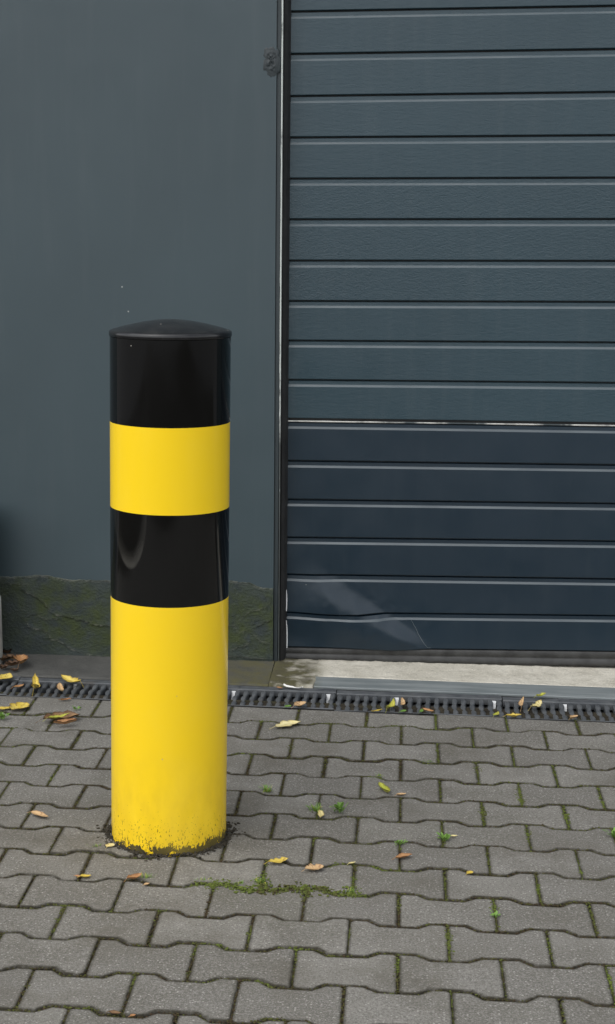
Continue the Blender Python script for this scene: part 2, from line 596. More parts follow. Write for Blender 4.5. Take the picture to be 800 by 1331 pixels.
# ------------------------------------------------------------------ moss and soil in the joints
spots = []            # (x, y, radius, strength, green)
def spot(px, py, rad, st, gr):
    p = gnd(px, py)
    spots.append((p.x, p.y, rad, st, gr))
for px, py, rad, st, gr in (
        (262, 1146, .05, 2.4, .75), (285, 1147, .05, 2.4, .85), (300, 1149, .045, 3.2, .9), (320, 1153, .045, 3.8, .95), (338, 1156, .05, 3.8, .95), (344, 1140, .04, 3.2, .95), (350, 1124, .03, 1.6, .6),
        (362, 1156, .05, 3.8, .45), (385, 1157, .05, 3.4, .3), (410, 1158, .05, 3.2, .55), (435, 1160, .045, 3.0, .4), (457, 1160, .04, 3.2, .9), (462, 1143, .03, 1.2, .9),
        (95, 1009, .05, 1.6, .8), (62, 1011, .03, 1.4, .8), (125, 1101, .04, 1.2, .9), (155, 1101, .03, .8, .5), (115, 1040, .05, 1.6, .25), (135, 1035, .05, 1.8, .2),
        (493, 1008, .04, 1.8, .95), (555, 989, .035, 1.4, .9), (520, 1098, .03, 1.6, .9), (480, 1091, .04, 1.2, .9), (495, 1128, .04, 1.4, .85), (440, 1122, .05, 1.4, .75), (530, 1128, .03, 1.2, .85),
        (577, 1090, .04, 1.6, .6), (627, 1055, .05, 1.6, .55), (620, 1000, .05, 1.6, .45), (618, 950, .04, 1.2, .7), (675, 1030, .05, 1.5, .6), (677, 1040, .04, 1.4, .8),
        (430, 937, .035, 1.6, .8), (345, 937, .03, 1.0, .8), (510, 941, .04, 1.4, .6), (380, 970, .045, 1.8, .3), (315, 978, .04, 1.2, .7), (330, 958, .03, 1, .6),
        (80, 962, .06, 1.6, .3), (135, 945, .04, 1.2, .3), (40, 1208, .05, 1.6, .35), (85, 1182, .05, 1.6, .4), (75, 1195, .05, 1.6, .4), (165, 1177, .03, .9, .7), (215, 1182, .03, .9, .7),
        (325, 1215, .05, 1.4, .6), (290, 1231, .04, 1.4, .7), (255, 1237, .04, 1.1, .6), (175, 1275, .05, 1.3, .6), (265, 1274, .05, 1.3, .6), (345, 1273, .04, 1.3, .8), (385, 1236, .04, 1.4, .7),
        (350, 1322, .05, 1.0, .5), (120, 1305, .04, 1.2, .7), (150, 1317, .04, 1.2, .2), (455, 1215, .05, 1.4, .5), (517, 1255, .05, 1.1, .7), (580, 1215, .05, 1.2, .75), (584, 1232, .04, 1.2, .7), (715, 1230, .05, 1.2, .85), (793, 1275, .05, 1.4, .9), (640, 1180, .04, 1.2, .9),
        (515, 1175, .05, 1.3, .5), (430, 1095, .05, 1.0, .4), (405, 1092, .03, 1.2, .4), (412, 1055, .05, 1.8, .4), (443, 1056, .04, 1.4, .3), (730, 1115, .04, 1.2, .9), (690, 1085, .04, 1.2, .9), (785, 1040, .04, 1.2, .9), (735, 1060, .04, 1.2, .9), (755, 1130, .04, 1.2, .9), (702, 1155, .04, 1.2, .9), (635, 1115, .04, 1.0, .85), (300, 1050, .04, 1.0, .25), (285, 1085, .05, 1.5, .15), (150, 1095, .05, 1.5, .15)):
    spot(px, py, rad, st, gr)
ico = []
t = (1+5**.5)/2
for a, b in ((-1, t), (1, t), (-1, -t), (1, -t)):
    ico += [Vector((a, b, 0)), Vector((0, a, b)), Vector((b, 0, a))]
ico = [p.normalized() for p in ico]
icof = []
for i in range(12):
    for j in range(i+1, 12):
        for k in range(j+1, 12):
            if all((ico[p]-ico[q_]).length < 1.1 for p, q_ in ((i, j), (j, k), (i, k))):
                icof.append((i, j, k) if (ico[j]-ico[i]).cross(ico[k]-ico[i]).dot(ico[i]) > 0 else (i, k, j))
mv, mf, mg = [], [], []
def clump(x, y, z, rad, green, flat=.6):
    b = len(mv)
    a = rnd.uniform(0, 6.28)
    gj = rnd.gauss(0, .22)
    ca, sa = math.cos(a), math.sin(a)
    sx, sy = rnd.uniform(.6, 1.3), rnd.uniform(.6, 1.3)
    for p in ico:
        k = rad*rnd.uniform(.6, 1.25)
        qx, qy = p.x*k*sx, p.y*k*sy
        mv.append((x+qx*ca-qy*sa, y+qx*sa+qy*ca, z+p.z*k*flat))
        mg.append(min(1, max(0, green+gj+rnd.uniform(-.1, .1)+.15*p.z)))
    mf.extend(tuple(b+i for i in t3) for t3 in icof)
for poly, r, kind in joints:
    for (x0, y0), (x1, y1) in zip(poly, poly[1:]):
        ln = math.hypot(x1-x0, y1-y0)
        steps = max(1, int(ln/.0028))
        for i in range(steps):
            u = (i+rnd.random())/steps
            x, y = x0+(x1-x0)*u, y0+(y1-y0)*u
            if (Vector((x, y, 0))-BC).length < BR:
                continue
            dens = .75 + 1.0*max(0, fbm(x, y, 3.1, 4.5, 3)) + (.22 if kind == 0 else 0)
            green = .14 + .55*fbm(x, y, 8.2, 2.3, 2) + (.42 if x > .05 and kind == 0 else 0)
            wide = .0021
            for sx, sy, rad, st, gr in spots:
                d2 = (x-sx)**2+(y-sy)**2
                if d2 < rad*rad*2:
                    k = math.exp(-d2/(rad*rad*.5))*st
                    dens += k
                    wide += .0019*min(k, 2.6)
                    green += (gr-green)*min(1, k)
            nn = int(min(dens, 3.6)*1.7+rnd.random())
            for _ in range(nn):
                ox, oy = rnd.gauss(0, wide), rnd.gauss(0, wide)
                rad = rnd.uniform(.0012, .0032)*(1 if wide < .004 else 1.15+60*(wide-.004))
                clump(x+ox, y+oy, -.0045+min(.008, max(.0045, wide*.9))*rnd.random(), rad, green)
moss_end = (len(mv), len(mf))
# crumbs of soil round the foot of the bollard
for i in range(1000):
    a = rnd.uniform(0, 6.283)
    wdt = .008+.008*max(-.6, fbm(math.cos(a), math.sin(a), 0, 2.2, 3))+(.010 if abs(a-3.4) < .5 or a < .6 else 0)
    d = BR+abs(rnd.gauss(0, wdt))
    clump(BC.x+math.cos(a)*d, BC.y+math.sin(a)*d, .001+max(0, .006-(d-BR)*.3)*rnd.random(), rnd.uniform(.0012, .0045), rnd.uniform(-.2, .22), .7)
nv_, nf_ = moss_end
soil_o = mesh('soil', mv[nv_:], [tuple(i-nv_ for i in t3) for t3 in mf[nf_:]], M['crumbs'])
tag(soil_o, 'dark crumbs of soil ringed round the foot of the bollard', 'soil', kind='stuff')
moss_o = mesh('moss', mv[:nv_], mf[:nf_], M['moss'])
fattr(moss_o, 'green', mg[:nv_])
tag(moss_o, 'green and brown moss and soil filling the joints of the paving', 'moss', kind='stuff')

# ------------------------------------------------------------------ concrete strip, threshold, drain
WALL_Y, DOOR_Y = 5.105, 5.15
XJ = -.402                                    # where the strip ends and the threshold begins
def slab(name, x0, x1, ynear, yfar, zf, mat, mossf, darkf, parent=None, nx=160, ny=26, rough=.0015):
    v, f, mo, dk = [], [], [], []
    for j in range(ny+1):
        for i in range(nx+1):
            x = x0+(x1-x0)*i/nx
            u = j/ny
            y = ynear(x)+(yfar(x)-ynear(x))*u
            v.append((x, y, zf(x, u)+rough*fbm(x, y, 0, 35, 4)))
            mo.append(mossf(x, u))
            dk.append(darkf(x, u))
    for j in range(ny):
        for i in range(nx):
            a = j*(nx+1)+i
            f.append((a, a+1, a+nx+2, a+nx+1))
    b = len(v)                                # front skirt
    for i in range(nx+1):
        p = v[i]
        v.append((p[0], p[1]-.001, -.06))
        mo.append(mo[i]); dk.append(1)
    for i in range(nx):
        f.append((b+i, b+i+1, i+1, i))
    o = mesh(name, v, f, mat, parent, True)
    fattr(o, 'moss', mo)
    fattr(o, 'dark', dk)
    return o
strip = slab('concrete_strip', -3.2, XJ, lambda x: drain_far(x)+.006, lambda x: 5.15, lambda x, u: .001+.010*u, M['strip'],
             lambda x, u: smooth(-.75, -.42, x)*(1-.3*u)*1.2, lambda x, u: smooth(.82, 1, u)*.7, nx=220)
tag(strip, 'dark grey concrete strip between the drain and the painted wall', 'concrete strip', kind='structure')
XS = -.262                                    # where the steel edge begins; left of it mossy concrete runs to the drain
thr = slab('threshold', XJ+.002, 3.0, lambda x: 4.948-.018*(x+.15) if x > XS else drain_far(x)+.006, lambda x: 5.30, lambda x, u: .006+.003*u, M['threshold'],
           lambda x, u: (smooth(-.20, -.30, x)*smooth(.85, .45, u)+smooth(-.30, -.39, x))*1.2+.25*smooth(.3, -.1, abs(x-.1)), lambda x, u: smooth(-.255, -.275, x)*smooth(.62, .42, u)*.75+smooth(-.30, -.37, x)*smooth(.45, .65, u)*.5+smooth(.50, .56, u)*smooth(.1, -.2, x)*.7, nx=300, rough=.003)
tag(thr, 'pale worn concrete threshold under the roller door', 'threshold', kind='structure')
v, f, mo = [], [], []
NX = 120
for i in range(NX+1):
    x = XS+.002+(3.0-XS)*(i/NX)
    y0, y1 = drain_far(x)+.010, 4.946-.018*(x+.15)
    for yy, zz in ((y0, -.05), (y0, .0005), (y0+.002, .0025), (y1, .0068), (y1+.001, .0010)):
        v.append((x, yy, zz+(.0006*nz(x, 1, 0, 6) if zz > 0 else 0)))
        mo.append(smooth(-.23, -.30, x))
for i in range(NX):
    for k in range(4):
        a = i*5+k
        f.append((a, a+5, a+6, a+1))
edge = mesh('steel_edge', v, f, M['edge'], thr)
fattr(edge, 'moss', mo)

# drainage channel
dr = empty('drainage_channel', (0, 4.73, 0))
tag(dr, 'long cast iron drainage channel with wavy slots running along the foot of the wall', 'drain')
v, f = [], []
for i in range(41):
    x = -3.0+6.0*i/40
    v += [(x, drain_near(x)-.003-4.73, -.002), (x, drain_near(x)+.004-4.73, -.002), (x, drain_near(x)+.0045-4.73, -.14), (x, drain_far(x)-.0055-4.73, -.14),
          (x, drain_far(x)-.005-4.73, -.003), (x, drain_far(x)+.005-4.73, -.003)]
for i in range(40):
    for k in range(5):
        a = i*6+k
        f.append((a, a+6, a+7, a+1))
mesh('channel_trough', v, f, M['dark_hole'], dr)
def grate(gx, ln=.497, pitch=.0262):
    """One cast grate: two rims joined by knuckled bars."""
    v, f = [], []
    mid = gx
    yn, yf = drain_near(mid)+.004, drain_far(mid)-.006
    nb = 19
    sl0, sl1 = yn+.006, yf-.036
    # rims (rounded upper edges)
    def prism(x0, x1, y0, y1, zt, dep, bv=.0025):
        b = len(v)
        for x in (x0, x1):
            for yy, zz in ((y0, -dep), (y0, zt-bv), (y0+bv, zt), (y1-bv, zt), (y1, zt-bv), (y1, -dep)):
                v.append((x, yy, zz))
        for k in range(5):
            f.append((b+k, b+6+k, b+7+k, b+k+1))
        f.append((b+5, b+4, b+3, b+2, b+1, b))
        f.append((b+6, b+7, b+8, b+9, b+10, b+11))
    prism(-ln/2, ln/2, yn, sl0, -.001, .02)
    prism(-ln/2, ln/2, sl1, yf, .000, .02)
    NS = 18
    for ib in range(nb):
        xb = -ln/2+.010+ib*(ln-.020)/(nb-1)
        b = len(v)
        for j in range(NS+1):
            u = j/NS
            yy = sl0-.002+(sl1-sl0+.004)*u
            hw = .0047+.0032*abs(math.sin(u*math.pi*3.0))
            wv = .0016*math.sin(u*math.pi*3.0)
            zt = -.0012-.0040*(1-abs(math.sin(u*math.pi*3.0)))
            for sx, zz in ((-1, -.022), (-1, zt-.003), (-.62, zt), (.62, zt), (1, zt-.003), (1, -.022)):
                v.append((xb+wv+sx*hw, yy, zz))
        for j in range(NS):
            for k in range(5):
                a = b+j*6+k
                f.append((a, a+1, a+7, a+6))
    o = mesh('grate', [(p[0], p[1]-4.73, p[2]) for p in v], f, M['iron'], dr)
    o.location = (gx, 0, 0)
    o.rotation_euler = (0, 0, 0)
    return o, yn, yf, sl0, sl1
clips_px = {98: 885.5, 307: 899, 425: 905, 521: 909, 642: 916, 741: 920}
def clip(par, x, yf, sl1):
    v, f = [], []
    box(v, f, x-.016, x+.016, sl1+.004-4.73, yf-.006-4.73, -.002, .0022)
    mesh('clip_plate', v, f, M['iron'], par)
    v, f = [], []                              # bright tongue leaning into the slot, wider at the top
    y1 = sl1-4.73
    zt, zb = .001, -.020
    for (hw, yy, zz) in ((.0068, y1+.002, -.006), (.0040, y1-.030, -.022), (.0040, y1-.032, -.026), (.0068, y1, -.010)):
        v += [(x-hw, yy, zz), (x+hw, yy, zz)]
    f += [(0, 1, 3, 2), (2, 3, 5, 4), (4, 5, 7, 6), (6, 7, 1, 0), (0, 2, 4, 6), (1, 7, 5, 3)]
    mesh('clip', v, f, M['clip'], par)
for k in range(-5, 5):
    gx = .062+.5*k
    o, yn, yf, s0, s1 = grate(gx)
    for px, py in clips_px.items():
        cx_ = gnd(px, py).x
        if abs(cx_-gx) < .25:
            # seat the clip over the nearest slot
            st = (.497-.020)/18
            i = round((cx_-gx+.497/2-.010)/st-.5)
            clip(o, -.497/2+.010+(i+.5)*st, yf, s1)

# ------------------------------------------------------------------ wall
wall = empty('wall', (-1.5, WALL_Y, 0))
tag(wall, 'smooth anthracite painted building wall left of the roller door, mossy rough foot', 'wall')
def W(x, y, z):
    return (x+1.5, y-WALL_Y, z)
XE = onwall(358.5, 300, WALL_Y).x             # right end of the painted face
v, f = [], []
NXW, NZW = 40, 60
for j in range(NZW+1):
    for i in range(NXW+1):
        x = -4.5+(XE+4.5)*i/NXW
        z = .20+4.0*j/NZW
        v.append(W(x, WALL_Y+.0015*nz(x, z, 0, 1.3), z))
for j in range(NZW):
    for i in range(NXW):
        a = j*(NXW+1)+i
        f.append((a, a+1, a+NXW+2, a+NXW+1))
face = mesh('painted_face', v, f, M['wall'], wall, True)
v, f = [], []
box(v, f, *[c for c in (-4.5+1.5, XE+1.5-.0005, .004, .30, -.2, 4.2)])
mesh('masonry', v, f, M['frame'], wall)
# wall above and right of the door, outside the picture
v, f = [], []
box(v, f, XE+1.5+.0005, 4.6+1.5, .0, .30, 3.02, 4.2)
box(v, f, 2.25+1.5, 4.6+1.5, .0, .30, -.1, 3.018)
mesh('masonry', v, f, M['wall'], wall)
# blob of sealing foam at the edge of the wall
pc = onwall(352.5, 78, WALL_Y)
v, f = [], []
NU, NV = 28, 14
for j in range(NV+1):
    for i in range(NU):
        a = 2*math.pi*i/NU
        rr = j/NV
        kk = 1+.55*fbm(math.cos(a), math.sin(a), 3, 1.6, 3)
        dx, dz = math.cos(a)*rr*.031*kk, math.sin(a)*rr*.036*kk-(.022*rr if math.sin(a) < 0 else 0)
        hgt = .0045*(1-rr**2)*(1+.9*fbm(dx, dz, 1, 130, 4))+.006*(1-rr)*fbm(dx, dz, 5, 320, 3)
        v.append(W(pc.x+dx, WALL_Y+.001-max(0, hgt)+(.004 if rr == 1 else 0), pc.z+dz))
for j in range(NV):
    for i in range(NU):
        k = (i+1) % NU
        f.append((j*NU+i, (j+1)*NU+i, (j+1)*NU+k, j*NU+k))
mesh('foam_patch', v, f, paint('foam_paint', (.019, .027, .030), 0, .55), wall, True)
# plinth: rough render in flaking layers
ztop_px = [(-200, 752), (0, 750), (35, 750), (45, 747.5), (60, 748.5), (90, 754), (140, 755), (220, 756), (298, 755), (325, 758), (340, 764), (356, 766)]
ztop = [(onwall(px, py, WALL_Y).x, onwall(px, py, WALL_Y).z) for px, py in ztop_px]
def lerp_tab(tab, x):
    if x <= tab[0][0]:
        return tab[0][1]
    for (x0, z0), (x1, z1) in zip(tab, tab[1:]):
        if x <= x1:
            return z0+(z1-z0)*(x-x0)/(x1-x0)
    return tab[-1][1]
def wpx(lst, ox=0, oy=720, s=5.333):
    return [(lambda p: (p.x, p.z))(onwall(ox+a/s, oy+b/s, WALL_Y)) for a, b in lst]
ridges = [
    (wpx([(170, 262), (235, 290), (300, 330), (345, 385), (385, 418), (455, 432), (520, 448), (600, 470), (670, 492), (770, 500)]), .0042),
    (wpx([(60, 210), (130, 210), (195, 215)]), .0022),
    (wpx([(185, 445), (215, 425), (260, 422), (310, 455), (350, 452), (400, 450)]), .0030),
    (wpx([(180, 470), (205, 500), (245, 518), (300, 528), (345, 560), (352, 592), (400, 600), (440, 620), (500, 660), (560, 685), (640, 700)]), .0036),
    (wpx([(40, 425), (100, 400), (170, 385)]), .0016),
    (wpx([(60, 690), (150, 650), (250, 560), (400, 520), (460, 470)], 290, 720, 7.4), .0016),
    (wpx([(90, 925), (160, 895), (215, 890), (260, 850)], 290, 720, 7.4), .0030),
    (wpx([(60, 990), (160, 985), (290, 1005), (420, 1010)], 290, 720, 7.4), .0032),
    (wpx([(350, 690), (400, 660), (450, 645)], 290, 720, 7.4), .0030),
    (wpx([(70, 690), (110, 690), (150, 760), (240, 740)], 290, 720, 7.4), .0018),
    (wpx([(300, 780), (360, 840), (440, 860)], 290, 720, 7.4), .0022),
    (wpx([(20, 660), (120, 690), (260, 705), (420, 708), (560, 712), (700, 708), (900, 720)]), .0045),
]
segs = [(a, b, h) for poly, h in ridges for a, b in zip(poly, poly[1:])]
xs = []
x = -3.0
while x < XE-.0005:
    xs.append(x)
    x += .06 if x < -1.50 else .0034
xs.append(XE-.0005)
NZP = 84
v, f, mo, wr = [], [], [], []
for j in range(NZP+3):
    for x in xs:
        zt = lerp_tab(ztop, x)+.004*fbm(x, 0, 2, 38, 4)
        u = min(1, j/NZP)
        z = -.03+(zt+.03)*u
        if x > -1.6:
            h = (.0050-.0022*smooth(.9, 1, u))+.0013*fbm(x, z, 0, 22, 4)+.0013*fbm(x+z*.7, z*1.6-x*.6, 4, 95, 3)
            lit_wear = smooth(.97, 1, u)*.5
            best = 0
            for (ax, az), (bx, bz), hh in segs:
                if not (min(ax, bx)-.05 < x < max(ax, bx)+.05 and min(az, bz)-.05 < z < max(az, bz)+.05):
                    continue
                ex, ez = bx-ax, bz-az
                L2 = ex*ex+ez*ez
                tt = min(1, max(0, ((x-ax)*ex+(z-az)*ez)/L2))
                qx, qz = x-ax-tt*ex, z-az-tt*ez
                wob_ = .0022*nz(x, z, 7, 120)
                d = math.hypot(qx, qz)
                side = ((ex*qz-ez*qx)*(1 if ex > 0 else -1))/math.sqrt(L2)+wob_
                if side > 0:
                    k = hh*math.exp(-d/.020)
                    lit_wear = max(lit_wear, math.exp(-(d/.0030)**2)*min(1, hh/.0035))
                else:
                    k = -hh*.35*math.exp(-d/.012)
                if abs(k) > abs(best):
                    best = k
            h += best
        else:
            h, lit_wear = .006, 0
        if j > NZP:
            h = .0030 if j == NZP+1 else -.002
            z = zt+(.0012 if j == NZP+1 else .0022)
        v.append(W(x, WALL_Y-h, z))
        um = math.exp(-((u-.55)/.38)**2)
        mo.append(max(0, min(1, um*(.55+.85*smooth(-1.35, -1.0, x))+.6*fbm(x, z, 9, 5, 3)+.1)))
        wr.append(max(0, min(1, lit_wear)))
n = len(xs)
for j in range(NZP+2):
    for i in range(n-1):
        a = j*n+i
        f.append((a, a+1, a+n+1, a+n))
pl = mesh('plinth', v, f, M['render'], wall, True)
fattr(pl, 'moss', mo)
fattr(pl, 'lit_wear', wr)

# ------------------------------------------------------------------ roller door
door = empty('roller_door', (0, DOOR_Y, 0))
tag(door, 'anthracite sectional roller door of horizontal slats, dented at its lower left corner', 'roller door')
def D(x, y, z):
    return (x, y-DOOR_Y, z)
XL, XR = onwall(375, 300, DOOR_Y).x, 2.2
lines_px = [(15.3, 7.7), (70.5, 63.9), (125.2, 119.7), (179, 176), (232.5, 231.2), (285.4, 285.0), (339, 339.5), (391.5, 392.8), (443, 445.5), (494, 498), (544.5, 550.5),
            (599.3, 604.8), (649.6, 655), (698.8, 704), (747, 753), (796, 800.8), (842.2, 847.6)]
lines = []
for yl, yr in lines_px:
    a, b = onwall(376, yl, DOOR_Y), onwall(800, yr, DOOR_Y)
    s = (b.z-a.z)/(b.x-a.x)
    lines.append((a.z-s*a.x, s))              # z = c + s x
for k in range(8):                            # slats above the picture
    lines.insert(0, (lines[0][0]+.1252, lines[0][1]*.5))
NTOP = 8
def zline(k, x):
    return lines[k][0]+lines[k][1]*x
dA, dB = onwall(372, 752, DOOR_Y), onwall(557, 849, DOOR_Y)
ed = Vector((dB.x-dA.x, dB.z-dA.z))
el = ed.length
ed.normalize()
en = Vector((-ed.y, ed.x))                    # points up and right
def dent(x, z):
    """How far the sheet bulges towards the camera at (x, z): a diagonal fold from the knock in the lower left corner."""
    p = Vector((x-dA.x, z-dA.z))
    t_, s_ = p.dot(ed)/el, p.dot(en)
    along = smooth(.0, .34, t_)*smooth(1.04, .75, t_)
    wdt = .105*(1-.66*max(0, min(1, t_)))
    if s_ > 0:
        k = smooth(wdt, 0, s_)
    else:
        k = smooth(-.17, 0, s_)
    a = .020*along*k+.0022*along*fbm(x, z, 3, 16, 3)*smooth(-.12, -.02, s_)*smooth(.14, .06, s_)
    # shallow dish left of the fold
    a -= .004*math.exp(-(((x-XL-.03)/.06)**2+((z-.075)/.05)**2))
    return a
for k in range(len(lines)-1):
    vis = k-NTOP
    low = vis >= 10
    mat = M['door_low'] if low else (M['door_emboss'] if vis in (4, 5, 6) else M['door_up'])
    joint = vis in (10,)
    gap = .0105 if joint else 0.0
    dense = vis >= 13
    cols = [XL, XR]
    if dense:
        cols = [XL+(.75)*i/130 for i in range(131)]+[XR]
    v, f = [], []
    NF = 14 if dense else 1
    for x in cols:
        zt, zb = zline(k, x)-gap, zline(k+1, x)
        prof = [(zt-.0005, -.014), (zt-.0022, -.0090), (zt-.0030, -.0058), (zt-.0136, -.0055), (zt-.0146, -.0048), (zt-.0200, -.0007), (zt-.0210, 0.0)]
        z0, z1 = zt-.0210, zb+.0050
        for i in range(1, NF+1):
            prof.append((z0+(z1-z0)*i/NF, 0.0))
        prof += [(zb+.0032, -.0014), (zb+.0024, -.0050), (zb+.0022, -.014)]
        for z, dpt in prof:
            out = dpt
            zz = z
            if dense:
                dn = dent(x, z)
                out += dn
                zz -= .25*dn
            v.append(D(x, DOOR_Y-out, zz))
    m_ = len(prof)
    for i in range(len(cols)-1):
        for j in range(m_-1):
            a = i*m_+j
            f.append((a, a+1, a+m_+1, a+m_))
    f.append(tuple(range(m_)))                # closed left end
    o = mesh('slat', v, f, mat, door)
    fattr(o, 'ledge_glint', [1.0 if i % m_ in (4, 5) else 0.0 for i in range(len(v))])
    if dense:
        for p in o.data.polygons:
            p.use_smooth = True
        md = o.modifiers.new('edges', 'EDGE_SPLIT')
        md.split_angle = R(22)
    else:
        for p in o.data.polygons:
            p.use_smooth = False
# backing so that no light passes the grooves
v, f = [], []
box(v, f, XL-.02, XR, .0145, .05, -.02, 3.05)
mesh('door_core', v, f, M['rubber'], door)
# bare metal lip between two sections
v, f = [], []
NJ = 60
for i in range(NJ+1):
    x = XL+.004+(XR-XL)*i/NJ
    zt = zline(NTOP+10, x)
    wob_ = .0008*nz(x, 0, 0, 14)
    for dz, dpt in ((-.0060, .012), (-.0052+wob_, .0035), (-.0068, .0018), (-.0095, .0035), (-.0096, .012)):
        v.append(D(x, DOOR_Y+dpt, zt+dz))
for i in range(NJ):
    for k in range(4):
        a = i*5+k
        f.append((a, a+1, a+6, a+5))
q = Mat('chipped_lip', .45)
g = q.geo()
q.color(q.mix(q.ramp(q.noise(q.geo((1, 1, .1)), 9, 5, .6), .42, .55), (.07, .085, .09), (.62, .61, .57)))
mesh('section_lip', v, f, q.m, door)
# bottom rubber
v, f = [], []
NB = 60
for i in range(NB+1):
    x = XL+(1.4)*i/NB if i < NB else XR
    zt = zline(len(lines)-1, x)
    bl, br_ = onwall(376, 858.6, DOOR_Y), onwall(800, 866.8, DOOR_Y)
    zb = bl.z+(br_.z-bl.z)*(min(x, 1.1)-bl.x)/(br_.x-bl.x)+.0015*nz(x, 3, 0, 7)
    zb = max(.004, zb)
    for u, dpt in ((0, .010), (0, -.002), (.05, -.0035), (.40, -.0030), (.46, -.0005), (.52, -.0040), (.80, -.0070), (.95, -.0050), (1.0, .002), (1.0, .02)):
        v.append(D(x, DOOR_Y+dpt, zt+(zb-zt)*u))
for i in range(NB):
    for k in range(9):
        a = i*10+k
        f.append((a, a+1, a+11, a+10))
mesh('bottom_seal', v, f, M['seal'], door, True)
# scratch along the end of the fold
def strip_line(name, pts, wd, mat, parent, lift=.0006):
    v, f = [], []
    for i, p in enumerate(pts):
        a = Vector(pts[max(0, i-1)])
        b = Vector(pts[min(len(pts)-1, i+1)])
        d = (b-a).normalized()
        nrm = Vector((-d.z, 0, d.x))
        ww = wd*(.6+.4*math.sin(math.pi*(i+.5)/len(pts)))
        y = p[1]-lift
        v += [D(p[0]-nrm.x*ww, y+.0005, p[2]-nrm.z*ww), D(p[0], y, p[2]), D(p[0]+nrm.x*ww, y+.0005, p[2]+nrm.z*ww)]
    for i in range(len(pts)-1):
        for k in range(2):
            a = i*3+k
            f.append((a, a+1, a+4, a+3))
    return mesh(name, v, f, mat, parent)
def on_door(px, py):
    p = onwall(px, py, DOOR_Y)
    dn = dent(p.x, p.z)
    return (p.x, DOOR_Y-dn, p.z)
strip_line('scratch', [on_door(a, b) for a, b in ((535, 806), (538, 812), (541, 817), (544, 824), (548, 831), (552, 837), (556, 841.5), (560, 842))], .0005, M['edge'], door)
strip_line('scratch', [on_door(a, b) for a, b in ((372.5, 766), (373, 772), (373.2, 780), (373, 790), (372.6, 794))], .0016, M['clip'], door, .004)
strip_line('scratch', [on_door(a, b) for a, b in ((372.3, 806), (373.2, 815), (373.4, 825), (373.4, 836), (373.2, 842))], .0020, M['clip'], door, .004)
# door frame: cover strip, pale edge, black side seal
fr = empty('door_frame', (XE, WALL_Y, 0))
tag(fr, 'narrow steel door frame with a pale chipped edge and black side seal, between wall and door', 'door frame')
X2 = onwall(365.0, 200, WALL_Y).x
X3 = onwall(367.4, 200, WALL_Y).x
v, f = [], []
box(v, f, .0005, X2-XE, .006, .10, -.012, 3.01)
bevel(mesh('cover_strip', v, f, M['frame'], fr), .0012)
v, f = [], []
NE = 130
for i in range(NE+1):
    z = .012+3.0*i/NE
    wv = .0008*fbm(z, 0, 4, 18, 3)
    thin = smooth(.10, 1.3, z)
    x0 = (X2-XE)+.0008+wv+.0018*(1-thin)
    for xx, yy in ((x0, .08), (x0, -.0010), (x0+.0012, -.0022), (X3-XE-.0010, -.0022), (X3-XE-.0005, -.0010), (X3-XE-.0005, .08)):
        v.append((xx, yy, z))
for i in range(NE):
    for k in range(5):
        a = i*6+k
        f.append((a, a+1, a+7, a+6))
q = Mat('chipped_edge', .55)
g = q.geo()
z_ = q.sep(g)[2]
pk = q.math('ADD', q.noise(q.geo((3, 3, 1)), 9, 6, .7), q.ramp(z_, .25, 1.1, -.30, .10))
q.color(q.mix(q.ramp(pk, .42, .52), (.07, .078, .075), (.50, .53, .50)))
mesh('edge_strip', v, f, q.m, fr)
v, f = [], []
NE = 40
for i in range(NE+1):
    z = .006+3.0*i/NE
    for xx, yy in ((X3-XE, .016), (X3-XE+.003, .012), (XL-XE-.004, .026), (XL-XE+.004, .044), (XL-XE+.004, .10)):
        v.append((xx, yy, z))
for i in range(NE):
    for k in range(4):
        a = i*5+k
        f.append((a, a+1, a+6, a+5))
mesh('side_seal', v, f, M['rubber'], fr)

# ------------------------------------------------------------------ bollard
bol = empty('bollard', (BC.x, BC.y, 0))
bol.rotation_euler = (0, R(.55), 0)
tag(bol, 'thick yellow steel bollard with two black bands and a black domed cap', 'bollard')
def ring(name, z0, z1, mat, rows=2):
    v, f = [], []
    N = 128
    for j in range(rows+1):
        z = z0+(z1-z0)*j/rows
        for i in range(N):
            a = 2*math.pi*i/N
            rr = BR+.00035*math.sin(3*a+z*4)
            v.append((math.cos(a)*rr, math.sin(a)*rr, z))
    for j in range(rows):
        for i in range(N):
            k = (i+1) % N
            f.append((j*N+i, j*N+k, (j+1)*N+k, (j+1)*N+i))
    return mesh(name, v, f, mat, bol, True)
ring('body', -.05, .5830, M['yellow_low'], 8)
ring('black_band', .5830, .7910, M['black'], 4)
ring('yellow_band', .7910, .9840, M['yellow'], 4)
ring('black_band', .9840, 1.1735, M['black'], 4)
v, f = [], []
N = 128
prof = [(BR-.004, 1.1715), (BR-.0016, 1.1722), (BR-.0016, 1.1742), (BR+.0012, 1.1746), (BR+.0018, 1.1758), (BR+.0018, 1.1830), (BR+.0006, 1.1856), (BR-.003, 1.1876)]
for i in range(1, 11):
    u = i/10
    prof.append(((BR-.003)*(1-u)+.0001*u, 1.1876+.0235*(1-(1-u)**1.75)))
for rr, z in prof:
    for i in range(N):
        a = 2*math.pi*i/N
        v.append((math.cos(a)*rr, math.sin(a)*rr, z))
for j in range(len(prof)-1):
    for i in range(N):
        k = (i+1) % N
        f.append((j*N+i, j*N+k, (j+1)*N+k, (j+1)*N+i))
mesh('cap', v, f, M['cap'], bol, True)

